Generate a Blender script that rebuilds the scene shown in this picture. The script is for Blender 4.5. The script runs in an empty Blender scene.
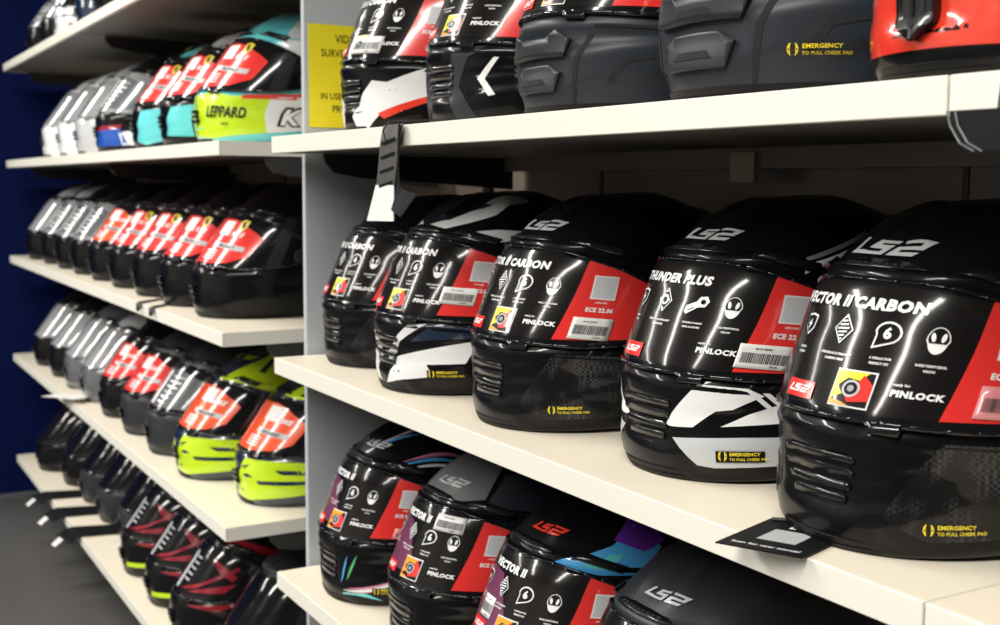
import bpy, bmesh, math, random
from mathutils import Vector, Matrix
R = math.radians
random.seed(4)
S = bpy.context.scene
COL = S.collection

# ------------------------------------------------------------------ camera, world, light, exposure
D = 0.65                       # distance from the camera to the plane of the shelf fronts (m)
ZC = 1.22                      # camera height above the floor
FPX, YAW, PITCH, ROLL = 1189.6, R(30.277), R(6.107), R(.4456)
fw = Vector((-math.cos(YAW)*math.cos(PITCH), math.sin(YAW)*math.cos(PITCH), -math.sin(PITCH)))
rt = fw.cross(Vector((0, 0, 1))).normalized(); up = rt.cross(fw)
rt2 = rt*math.cos(ROLL) + up*math.sin(ROLL); up2 = up*math.cos(ROLL) - rt*math.sin(ROLL)
cd = bpy.data.cameras.new('camera'); cam = bpy.data.objects.new('camera', cd); COL.objects.link(cam)
cam.matrix_world = Matrix((rt2, up2, -fw)).transposed().to_4x4()
cam.location = (0, 0, ZC)
cd.sensor_width = 36; cd.lens = FPX*36/1000; cd.clip_start = .02; cd.clip_end = 60
cd.dof.use_dof = True; cd.dof.focus_distance = 1.15; cd.dof.aperture_fstop = 8.5
S.camera = cam
S.view_settings.view_transform = 'Standard'; S.view_settings.look = 'None'
S.view_settings.exposure = 0.0; S.view_settings.gamma = 1; S.view_settings.use_curve_mapping = False
S.cycles.use_denoising = True; S.cycles.max_bounces = 6; S.cycles.sample_clamp_indirect = 6
S.cycles.caustics_reflective = False; S.cycles.caustics_refractive = False
W = bpy.data.worlds.new('world'); S.world = W; W.use_nodes = True
W.node_tree.nodes['Background'].inputs[0].default_value = (.80, .88, 1, 1)
W.node_tree.nodes['Background'].inputs[1].default_value = .24
LAMPS = [   # x, y, length along y, width, power: ceiling strip lamps across the aisle
    (x, -1.75, 3.7, .20, p) for x, p in ((-5.4, 125), (-2.75, 165), (.25, 165))]
LAMP_H = ZC + 1.75
for i, (x, y, ln, w, p) in enumerate(LAMPS):
    ld = bpy.data.lights.new('strip_light', 'AREA'); ld.shape = 'RECTANGLE'; ld.size = w; ld.size_y = ln
    ld.energy = p; ld.color = (1, .965, .90)
    lo = bpy.data.objects.new('strip_light', ld); COL.objects.link(lo); lo.location = (x, y, LAMP_H - .035)

# ------------------------------------------------------------------ materials
MATS = {}
def mat(name, col=(.5, .5, .5), rough=.5, metal=0, coat=0, cr=.04, bump=0, bscale=60, emit=0, alpha=1, spec=.5, var=0, vscale=8, trans=0):
    if name in MATS: return MATS[name]
    m = bpy.data.materials.new(name); m.use_nodes = True; nt = m.node_tree
    b = nt.nodes['Principled BSDF']
    b.inputs['Base Color'].default_value = (*col, 1); b.inputs['Roughness'].default_value = rough
    b.inputs['Metallic'].default_value = metal; b.inputs['Coat Weight'].default_value = coat
    b.inputs['Coat Roughness'].default_value = cr; b.inputs['Specular IOR Level'].default_value = spec
    if alpha < 1: b.inputs['Alpha'].default_value = alpha
    if trans: b.inputs['Transmission Weight'].default_value = trans
    if emit:
        b.inputs['Emission Color'].default_value = (*col, 1); b.inputs['Emission Strength'].default_value = emit
    tc = nt.nodes.new('ShaderNodeTexCoord')
    if bump:
        n = nt.nodes.new('ShaderNodeTexNoise'); n.inputs['Scale'].default_value = bscale; n.inputs['Detail'].default_value = 2
        nt.links.new(tc.outputs['Object'], n.inputs['Vector'])
        bp = nt.nodes.new('ShaderNodeBump'); bp.inputs['Strength'].default_value = bump; bp.inputs['Distance'].default_value = .01
        nt.links.new(n.outputs['Fac'], bp.inputs['Height']); nt.links.new(bp.outputs['Normal'], b.inputs['Normal'])
        if coat: nt.links.new(bp.outputs['Normal'], b.inputs['Coat Normal'])
    if var:
        n = nt.nodes.new('ShaderNodeTexNoise'); n.inputs['Scale'].default_value = vscale; n.inputs['Detail'].default_value = 4
        nt.links.new(tc.outputs['Object'], n.inputs['Vector'])
        mx = nt.nodes.new('ShaderNodeMix'); mx.data_type = 'RGBA'
        mx.inputs['A'].default_value = (*[c*(1-var) for c in col], 1); mx.inputs['B'].default_value = (*[min(1, c*(1+var)) for c in col], 1)
        nt.links.new(n.outputs['Fac'], mx.inputs['Factor']); nt.links.new(mx.outputs['Result'], b.inputs['Base Color'])
    MATS[name] = m; return m
def sh(name, col, **k): return mat(name, col, rough=.25, coat=1, **k)
mat('black_gloss', (.004, .004, .005), .3, coat=.32, cr=.03, spec=.10)
mat('black_matte', (.022, .025, .030), .42, spec=.4)
mat('grey_matte', (.13, .133, .137), .40, spec=.4)
mat('slate_matte', (.020, .025, .033), .42, spec=.35)
mat('rubber', (.008, .008, .009), .55, spec=.25)
mat('film_purple', (.15, .04, .09), .3, coat=.6, cr=.15)
mat('lining', (.012, .012, .014), .9)
mat('vent_black', (.006, .006, .007), .3, coat=.5, spec=.2)
mat('film_black', (.009, .008, .008), .24, coat=.5, cr=.10, spec=.08)
mat('film_purple', (.10, .035, .07), .15, coat=1)
mat('film_red', (.80, .035, .030), .25, coat=.9, cr=.13, spec=.3)
mat('film_orange', (.85, .09, .02), .25, coat=.8, cr=.06)
mat('film_pink', (.75, .28, .30), .25, coat=.8)
mat('white_print', (.86, .87, .88), .3)
mat('silver_print', (.50, .52, .54), .3)
mat('dim_print', (.30, .31, .33), .4)
mat('white_paint', (.80, .82, .84), .2, coat=1)
mat('pearl_grey', (.52, .54, .56), .25, coat=1)
mat('steel_grey', (.10, .11, .12), .25, coat=1)
mat('red_paint', (.78, .045, .020), .22, coat=1)
mat('crimson_paint', (.28, .008, .022), .22, coat=1)
mat('neon_paint', (.56, .80, .012), .3, coat=.7)
mat('turquoise_paint', (.12, .62, .66), .25, coat=1)
mat('blue_paint', (.015, .09, .45), .25, coat=1)
mat('purple_paint', (.16, .03, .42), .25, coat=1)
mat('sky_paint', (.08, .42, .85), .25, coat=1)
mat('green_paint', (.10, .50, .20), .25, coat=1)
mat('pink_paint', (.62, .20, .36), .25, coat=1)
mat('orange_print', (.85, .33, .02), .3)
mat('yellow_print', (.85, .68, .02), .3)
mat('navy_paint', (.005, .02, .05), .25, coat=1)
mat('visor_smoke', (.006, .006, .008), .15, coat=.7, cr=.03, spec=.2)
mat('visor_clear', (.28, .29, .30), .07, coat=1, cr=.02, bump=.04, bscale=12)
mat('paper_white', (.80, .80, .78), .5)
mat('paper_grey', (.42, .43, .45), .5)
mat('qr_blank', (.58, .60, .63), .45)
mat('card_black', (.006, .006, .007), .45, spec=.2)
mat('rim_clear', (.14, .15, .16), .3)
mat('tag_grey', (.075, .072, .070), .45)
mat('cord', (.02, .02, .02), .6)
mat('metal_light', (.48, .52, .55), .42, metal=.0, var=.07, vscale=6)
mat('metal_grey', (.10, .11, .12), .5)
mat('bracket_dark', (.030, .029, .028), .45)
mat('bracket_olive', (.10, .095, .080), .5)
mat('clip_olive', (.42, .36, .26), .5)
mat('chrome', (.6, .6, .6), .2, metal=1)
def carbon():
    m = bpy.data.materials.new('carbon_weave'); m.use_nodes = True; nt = m.node_tree; b = nt.nodes['Principled BSDF']
    tc = nt.nodes.new('ShaderNodeTexCoord'); mp = nt.nodes.new('ShaderNodeMapping'); mp.inputs['Rotation'].default_value = (.3, .75, .4)
    ck = nt.nodes.new('ShaderNodeTexChecker'); ck.inputs['Scale'].default_value = 300
    ck.inputs['Color1'].default_value = (.04, .04, .044, 1); ck.inputs['Color2'].default_value = (.006, .006, .006, 1)
    nz = nt.nodes.new('ShaderNodeTexNoise'); nz.inputs['Scale'].default_value = 30
    mx = nt.nodes.new('ShaderNodeMix'); mx.data_type = 'RGBA'; mx.inputs['A'].default_value = (.006, .006, .006, 1)
    rp = nt.nodes.new('ShaderNodeValToRGB'); rp.color_ramp.elements[0].position = .42; rp.color_ramp.elements[1].position = .62
    nt.links.new(tc.outputs['Object'], mp.inputs['Vector']); nt.links.new(mp.outputs['Vector'], ck.inputs['Vector'])
    nt.links.new(tc.outputs['Object'], nz.inputs['Vector']); nt.links.new(nz.outputs['Fac'], rp.inputs['Fac'])
    nt.links.new(rp.outputs['Color'], mx.inputs['Factor']); nt.links.new(ck.outputs['Color'], mx.inputs['B'])
    nt.links.new(mx.outputs['Result'], b.inputs['Base Color'])
    b.inputs['Roughness'].default_value = .3; b.inputs['Coat Weight'].default_value = .45; b.inputs['Coat Roughness'].default_value = .03; b.inputs['Specular IOR Level'].default_value = .15
    MATS['carbon_weave'] = m
carbon()
def barcode():
    m = bpy.data.materials.new('barcode_print'); m.use_nodes = True
    MATS['barcode_print'] = m
    m.node_tree.nodes['Principled BSDF'].inputs['Base Color'].default_value = (.05, .05, .06, 1)
barcode()

# ------------------------------------------------------------------ object helpers
def empty(name, loc=(0, 0, 0), rz=0, **props):
    o = bpy.data.objects.new(name, None); COL.objects.link(o); o.location = loc; o.rotation_euler = (0, 0, rz)
    o.empty_display_size = .02
    for k, v in props.items():
        if v is not None: o[k] = v
    return o
def link(name, me, parent=None, **props):
    o = bpy.data.objects.new(name, me); COL.objects.link(o)
    if parent: o.parent = parent
    for k, v in props.items():
        if v is not None: o[k] = v
    return o
def bm_obj(name, bm, mats, parent=None, smooth=False, **props):
    me = bpy.data.meshes.new(name); bm.to_mesh(me); bm.free()
    for m in (mats if isinstance(mats, (list, tuple)) else [mats]): me.materials.append(MATS[m])
    if smooth:
        for p in me.polygons: p.use_smooth = True
    return link(name, me, parent, **props)
def box(bm, x0, x1, y0, y1, z0, z1, mi=0, bev=0):
    r = bmesh.ops.create_cube(bm, size=1)
    vs = r['verts']
    for v in vs: v.co = Vector(((x0+x1)/2 + v.co.x*(x1-x0), (y0+y1)/2 + v.co.y*(y1-y0), (z0+z1)/2 + v.co.z*(z1-z0)))
    fs = set(f for v in vs for f in v.link_faces)
    for f in fs: f.material_index = mi
    if bev:
        es = list(set(e for f in fs for e in f.edges))
        bmesh.ops.bevel(bm, geom=es, offset=bev, segments=2, affect='EDGES', profile=.5)
def prism(bm, pts, axis, a0, a1, mi=0):
    """closed polygon pts (2D) extruded along axis (0=x,1=y,2=z) from a0 to a1"""
    def co(p, a):
        c = [0, 0, 0]; o = [i for i in range(3) if i != axis]; c[o[0]] = p[0]; c[o[1]] = p[1]; c[axis] = a; return c
    A = [bm.verts.new(co(p, a0)) for p in pts]; B = [bm.verts.new(co(p, a1)) for p in pts]
    fs = [bm.faces.new(A), bm.faces.new(B[::-1])]
    n = len(pts)
    for i in range(n): fs.append(bm.faces.new((A[i], B[i], B[(i+1) % n], A[(i+1) % n])))
    for f in fs: f.material_index = mi
    bmesh.ops.recalc_face_normals(bm, faces=fs)
def tube(bm, pts, r, n=6, mi=0):
    rings = []
    for i, p in enumerate(pts):
        p = Vector(p); a = Vector(pts[max(0, i-1)]); b = Vector(pts[min(len(pts)-1, i+1)]); t = (b-a).normalized()
        u = t.cross(Vector((0, 0, 1)));
        if u.length < .1: u = t.cross(Vector((0, 1, 0)))
        u.normalize(); w = t.cross(u)
        rings.append([bm.verts.new(p + u*r*math.cos(2*math.pi*k/n) + w*r*math.sin(2*math.pi*k/n)) for k in range(n)])
    for A, B in zip(rings, rings[1:]):
        for k in range(n): bm.faces.new((A[k], A[(k+1) % n], B[(k+1) % n], B[k])).material_index = mi
    bm.faces.new(rings[0][::-1]).material_index = mi; bm.faces.new(rings[-1]).material_index = mi

# ------------------------------------------------------------------ text as flat meshes
TXT = {}
def text2d(s, size=.01, shear=0, bold=.03, align='CENTER', wide=1.0):
    key = (s, shear, bold, align)
    if key not in TXT:
        c = bpy.data.curves.new('t', 'FONT'); c.body = s; c.size = 1; c.resolution_u = 2; c.align_x = align
        c.offset = bold; c.shear = shear; c.space_character = 1.02 + bold*1.5
        o = bpy.data.objects.new('t', c); me = bpy.data.meshes.new_from_object(o)
        TXT[key] = ([tuple(v.co[:2]) for v in me.vertices], [tuple(p.vertices) for p in me.polygons])
        bpy.data.objects.remove(o); bpy.data.curves.remove(c); bpy.data.meshes.remove(me)
    vs, fs = TXT[key]
    return [(x*size*wide, y*size) for x, y in vs], fs

# ------------------------------------------------------------------ helmet surface
KN = [  # v (m along the front meridian), z, front, rear, half-width
    (0.000, .000, .157, .138, .109), (.0175, .012, .1635, .146, .1135), (.0500, .044, .1675, .152, .1160), (.0850, .079, .1695, .162, .1190),
    (.1110, .105, .1660, .168, .1210), (.1422, .134, .1545, .173, .1230), (.1749, .165, .1410, .175, .1230), (.2109, .199, .1260, .172, .1195),
    (.2450, .226, .1040, .160, .1105), (.2760, .2475, .078, .141, .0970), (.3060, .264, .048, .113, .0750), (.3350, .2745, .018, .081, .0480), (.3900, .280, -.030, .030, .0)]
VMAX = .390
KD = .0022                      # 2D metres per degree of azimuth in the flat layout
def _interp(v):
    v = min(max(v, 0), VMAX)
    i = 0
    while i < len(KN)-2 and v > KN[i+1][0]: i += 1
    a, b = KN[i], KN[i+1]; h = b[0]-a[0]; t = (v-a[0])/h
    out = []
    for c in range(1, 5):
        def slope(j):
            if j == 0: return (KN[1][c]-KN[0][c])/(KN[1][0]-KN[0][0])
            if j == len(KN)-1: return (KN[-1][c]-KN[-2][c])/(KN[-1][0]-KN[-2][0]) * (1.0)
            return (KN[j+1][c]-KN[j-1][c])/(KN[j+1][0]-KN[j-1][0])
        m0, m1 = slope(i)*h, slope(i+1)*h
        t2, t3 = t*t, t*t*t
        out.append((2*t3-3*t2+1)*a[c] + (t3-2*t2+t)*m0 + (-2*t3+3*t2)*b[c] + (t3-t2)*m1)
    return out
LEAN = 0.0                      # extra backward lean of the visor and crown (makes with a sloping front)
_ic = {}
def ivals(v):
    k = round(v*20000)
    if k not in _ic: _ic[k] = _interp(v)
    return _ic[k]
def base(th, v):
    z, F, B, Wd = ivals(v)
    c = (B-F)/2; L = (F+B)/2                     # centre offset (+y is rear) and half-length
    a = R(th); sx, cy = math.sin(a), math.cos(a)
    n = 2.25
    k = (abs(sx)**n + abs(cy)**n)**(-1/n)
    x = Wd*sx*k; y = -L*cy*k
    if cy > 0: x *= 1 - .08*cy*cy                # the chin is a little narrower than the back
    w = min(1, v/.10) if v < .22 else max(0, 1-(v-.22)/.17)
    z -= .075*w*(y+.9*L) if y < 0 else .075*w*(.9*L - .35*y)
    z += .006*abs(sx)**2*max(0, 1-v/.03)
    yy = c + y
    if LEAN: yy += LEAN*max(0, z-.06) - LEAN*.03*min(1, z/.06)
    return Vector((x, yy, max(z, 0)))
def g(x, s): return math.exp(-x*x/(2*s*s))
def box1(x, a, b, s):
    return 1/(1+math.exp(-(x-a)/s)) * 1/(1+math.exp((x-b)/s))
def disp(th, v, st):
    t = abs(th); d = 0
    d -= .0040*box1(v, .113, .224, .0016)*box1(t, -200, 97, 1.5)              # eye port ledge under the visor
    d += .0042*g(v-.234-max(0, t-50)*-.0003, .004)*box1(t, -200, 85, 5)       # brow ridge
    d += .0026*g(v-(.100+max(0, t-70)*.0004), .0035)*box1(t, -200, 100, 6)    # chin upper ledge
    if st == 'adv':
        d += .006*box1(v, .02+.0004*t, .062+.0004*t, .002)*box1(t, 26, 120, 2)
        d -= .004*box1(v, .045, .09, .002)*box1(t, -200, 20, 2)
    else:
        d -= .006*box1(v, .040, .084, .002)*box1(t, -200, 19, 1.6)             # chin vent recess
        d += .0030*box1(v, -.1, .034+.00042*t, .0018)*box1(t, 24, 150, 3)      # lower side panel step
        d -= .0022*g(v-(.062+.0003*t), .003)*box1(t, 26, 80, 4)
    d += .0040*box1(v, .262, .330, .004)*g(t-16, 4.5)                          # crown air channels
    d += .0035*box1(v, .275, .345, .004)*g(t-62, 7)
    d += .0150*box1(v, .205, .292, .008)*box1(t, 138, 999, 7)                   # rear spoiler
    d += .004*g(v-.345, .02)*g(t-180, 40)
    return d
_nc = {}
def surf(th, v, off=0, st=None):
    p = base(th, v)
    key = (round(th*4), round(v*4000), LEAN)
    if key not in _nc:
        vv = min(v, VMAX-.004)
        a = base(th+.6, vv)-base(th-.6, vv); b = base(th, min(vv+.002, VMAX-.001))-base(th, max(vv-.002, 0))
        n = a.cross(b)
        _nc[key] = n.normalized() if n.length > 1e-12 else Vector((0, 0, 1))
    n = _nc[key]
    d = off + (disp(th, v, st) if st else 0)
    return p + n*d
def rect(a0, a1, v0, v1): return [(a0, v0), (a1, v0), (a1, v1), (a0, v1)]

class Skin:
    """collects flat art given in (degrees, v) and wraps it on the helmet surface; one mesh, many materials"""
    def __init__(s, st=None, base_off=0): s.bm = bmesh.new(); s.mats = []; s.st = st; s.bo = base_off; s.n = 0
    def mi(s, m):
        if m not in s.mats: s.mats.append(m)
        return s.mats.index(m)
    def add2(s, vs, fs, m, off, wall=0, step=.008):
        t = bmesh.new(); V = [t.verts.new((x, y, 0)) for x, y in vs]
        for f in fs:
            try: t.faces.new([V[i] for i in f])
            except ValueError: pass
        xs = [x for x, y in vs]; ys = [y for x, y in vs]
        for ax, lo, hi in ((0, min(xs), max(xs)), (1, min(ys), max(ys))):
            k = math.ceil(lo/step+1e-6)
            while k*step < hi:
                c = [0, 0, 0]; c[ax] = k*step; nn = [0, 0, 0]; nn[ax] = 1
                bmesh.ops.bisect_plane(t, geom=t.verts[:]+t.edges[:]+t.faces[:], plane_co=c, plane_no=nn, dist=1e-6)
                k += 1
        t.verts.ensure_lookup_table(); mi = s.mi(m)
        tot = s.bo + off
        flat = [(v.co.x/KD, v.co.y) for v in t.verts]
        top = [s.bm.verts.new(surf(a, b, tot, s.st)) for a, b in flat]
        for v, i in zip(t.verts, range(len(flat))): v.index = i
        for f in t.faces:
            ids = [v.index for v in f.verts]
            a = sum(flat[ids[k]][0]*flat[ids[(k+1) % len(ids)]][1]-flat[ids[(k+1) % len(ids)]][0]*flat[ids[k]][1] for k in range(len(ids)))
            if a < 0: ids.reverse()
            try: nf = s.bm.faces.new([top[i] for i in ids]); nf.material_index = mi; nf.smooth = True
            except ValueError: pass
        if wall:
            low = {}
            for e in t.edges:
                if len(e.link_faces) == 1:
                    i, j = e.verts[0].index, e.verts[1].index
                    f = e.link_faces[0]; c = f.calc_center_median()
                    p, q = flat[i], flat[j]
                    if (q[0]*KD-p[0]*KD)*(c.y-p[1]) - (q[1]-p[1])*(c.x-p[0]*KD) < 0: i, j = j, i
                    for k in (i, j):
                        if k not in low: low[k] = s.bm.verts.new(surf(flat[k][0], flat[k][1], tot-wall, s.st))
                    s.bm.faces.new((top[j], top[i], low[i], low[j])).material_index = mi
        t.free()
    def poly(s, pts, m, off=.0005, wall=0, step=.008):
        s.add2([(a*KD, v) for a, v in pts], [tuple(range(len(pts)))], m, off, wall, step)
    def polys(s, L, m, off=.0005, wall=0):
        vs = []; fs = []
        for pts in L:
            fs.append(tuple(range(len(vs), len(vs)+len(pts)))); vs += [(a*KD, v) for a, v in pts]
        s.add2(vs, fs, m, off, wall)
    def place(s, vs, fs, a0, v0, m, off=.001, rot=0, wall=0):
        """flat shape in metres centred at azimuth a0, height v0"""
        dl = (base(a0+1, v0)-base(a0-1, v0)).length/2
        dv = (base(a0, v0+.002)-base(a0, v0-.002)).length/.004
        c, n = math.cos(rot), math.sin(rot)
        s.add2([(a0*KD + (x*c-y*n)*KD/dl, v0 + (x*n+y*c)/dv) for x, y in vs], fs, m, off, wall)
    def text(s, txt, a0, v0, size, m='white_print', off=.001, rot=0, shear=0, bold=.03, align='CENTER', wide=1):
        vs, fs = text2d(txt, size, shear, bold, align, wide); s.place(vs, fs, a0, v0, m, off, rot)
    def shape(s, pts, a0, v0, m, off=.001, rot=0, sc=1, wall=0):
        s.place([(x*sc, y*sc) for x, y in pts], [tuple(range(len(pts)))], a0, v0, m, off, rot, wall)
    def strip(s, pts, w, m, off, wall=0):
        """band of constant height w along a line of (deg, v) points"""
        L = []
        for (a, v), (b, u) in zip(pts, pts[1:]): L.append([(a, v-w/2), (b, u-w/2), (b, u+w/2), (a, v+w/2)])
        s.polys(L, m, off, wall)
    def done(s, name, parent, smooth=True, **props):
        me = bpy.data.meshes.new(name); s.bm.to_mesh(me); s.bm.free()
        for m in s.mats: me.materials.append(MATS[m])
        return link(name, me, parent, **props)
def oval(rx, ry, n=20, x=0, y=0): return [(x+rx*math.cos(2*math.pi*k/n), y+ry*math.sin(2*math.pi*k/n)) for k in range(n)]

# ---- art in metres
SHIELD = [(-.008, .008), (0, .0095), (.008, .008), (.007, -.003), (0, -.010), (-.007, -.003)]
BOLT = [(.002, .006), (-.004, -.001), (-.0005, -.001), (-.002, -.007), (.004, .001), (.0005, .001)]
DIAM = [(0, .013), (.0095, 0), (0, -.013), (-.0095, 0)]
BUBBLE = [(-.010, -.012), (-.009, 0)] + [(.0105*math.cos(a), .002+.0095*math.sin(a)) for a in [R(d) for d in range(170, -71, -20)]]
CLIP = [(-.013, -.007), (-.012, -.001), (-.002, .004), (.001, .009), (.008, .010), (.011, .005), (.008, -.001), (.001, -.002), (-.010, -.010)]
FACE = [(.0085*math.sin(R(a))*(1 if math.cos(R(a)) > -.2 else .85), .011*math.cos(R(a))+.001) for a in range(0, 360, 18)]
EYE = oval(.0017, .0038, 10)
LS2 = [[(0, .012), (.004, .012), (.0015, .003), (.010, .003), (.009, 0), (-.003, 0)],
       [(.012, .0125), (.028, .0125), (.0275, .010), (.016, .010), (.0155, .0085), (.0265, .0085), (.0245, .0), (.009, 0), (.0095, .0025), (.0205, .0025), (.021, .005), (.010, .005)],
       [(.031, .0125), (.050, .0125), (.047, .005), (.034, .005), (.0335, .003), (.0465, .003), (.0445, 0), (.0275, 0), (.030, .0075), (.044, .0075), (.0445, .010), (.032, .010)]]
def logo(sk, a0, v0, m, sc=1, off=.0012, rot=0):
    for p in LS2:
        sk.place([((x-.024)*sc + (y*.35*sc), (y-.006)*sc) for x, y in p], [tuple(range(len(p)))], a0, v0, m, off, rot)
def bars(sk, a0, v0, w, h, m='barcode_print', off=.0022, seed=1):
    rnd = random.Random(seed); x = -w/2; vs = []; fs = []
    while x < w/2:
        b = rnd.choice((.0005, .0008, .0012)); fs.append(tuple(range(len(vs), len(vs)+4)))
        vs += [(x, -h/2), (x+b, -h/2), (x+b, h/2), (x, h/2)]; x += b + rnd.choice((.0006, .0009))
    sk.place(vs, fs, a0, v0, m, off)

def visor_outline(a_end=92, lo=.113, hi=.224, lo_end=.132, hi_end=.178, n=12, infl=0):
    up = []; dn = []
    def hi_f(t): return hi+infl - (hi-hi_end)*max(0, (t-28)/(a_end-28))**1.5
    def lo_f(t): return lo-infl + (lo_end-lo)*max(0, (t-45)/(a_end-45))**2.2
    ts = [(-a_end+2*a_end*k/40) for k in range(41)]
    up = [(t, hi_f(abs(t))) for t in ts]; dn = [(t, lo_f(abs(t))) for t in ts]
    e = a_end + 3; mid = (lo_end+hi_end)/2
    return dn + [(e, mid-.013), (e+1, mid), (e, mid+.013)] + up[::-1] + [(-e, mid+.013), (-e-1, mid), (-e, mid-.013)]

CACHE = {}
def cached(key, name, parent, fn, **props):
    key = (LEAN,) + key
    if key not in CACHE:
        o = fn(name, parent); CACHE[key] = o.data
        for k, v in props.items():
            if v is not None: o[k] = v
        return o
    return link(name, CACHE[key], parent, **props)

def shell_mesh(col, st, graphics, lod):
    def fn(name, parent):
        sk = Skin(st)
        da = 3 if lod == 0 else 6
        mi = sk.mi(col); vs = []
        NV = 90 if lod == 0 else 44
        vv = [VMAX*(i/NV) for i in range(NV)]
        for v in vv: vs.append([sk.bm.verts.new(surf(-180+da*k, v, 0, st)) for k in range(360//da)])
        n = 360//da
        for A, B in zip(vs, vs[1:]):
            for k in range(n):
                f = sk.bm.faces.new((A[k], A[(k+1) % n], B[(k+1) % n], B[k])); f.smooth = True; f.material_index = mi
        t = sk.bm.verts.new(surf(0, VMAX, 0, None))
        for k in range(n):
            f = sk.bm.faces.new((vs[-1][k], vs[-1][(k+1) % n], t)); f.smooth = True; f.material_index = mi
        f = sk.bm.faces.new(vs[0][::-1]); f.material_index = sk.mi('lining')
        for gr in graphics: gr(sk)
        return sk.done(name, parent)
    return fn
def visor_mesh(m, kind):
    def fn(name, parent):
        sk = Skin(None)
        sk.poly(visor_outline(infl=.003), m, .0030, .0045)
        # moulded rim along the top and bottom edges, and the lift tab on the left
        sk.strip([(t, .2255-(.224-.178)*max(0, (abs(t)-28)/64)**1.5) for t in range(-90, 91, 9)], .003, m, .0050, .003)
        sk.strip([(t, .1120+.019*max(0, (abs(t)-45)/47)**2.2) for t in range(-90, 91, 9)], .003, m, .0052, .003)
        sk.poly([(22, .112), (34, .112), (33, .104), (24, .104)], m, .0075, .007)
        return sk.done(name, parent)
    return fn

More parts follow.
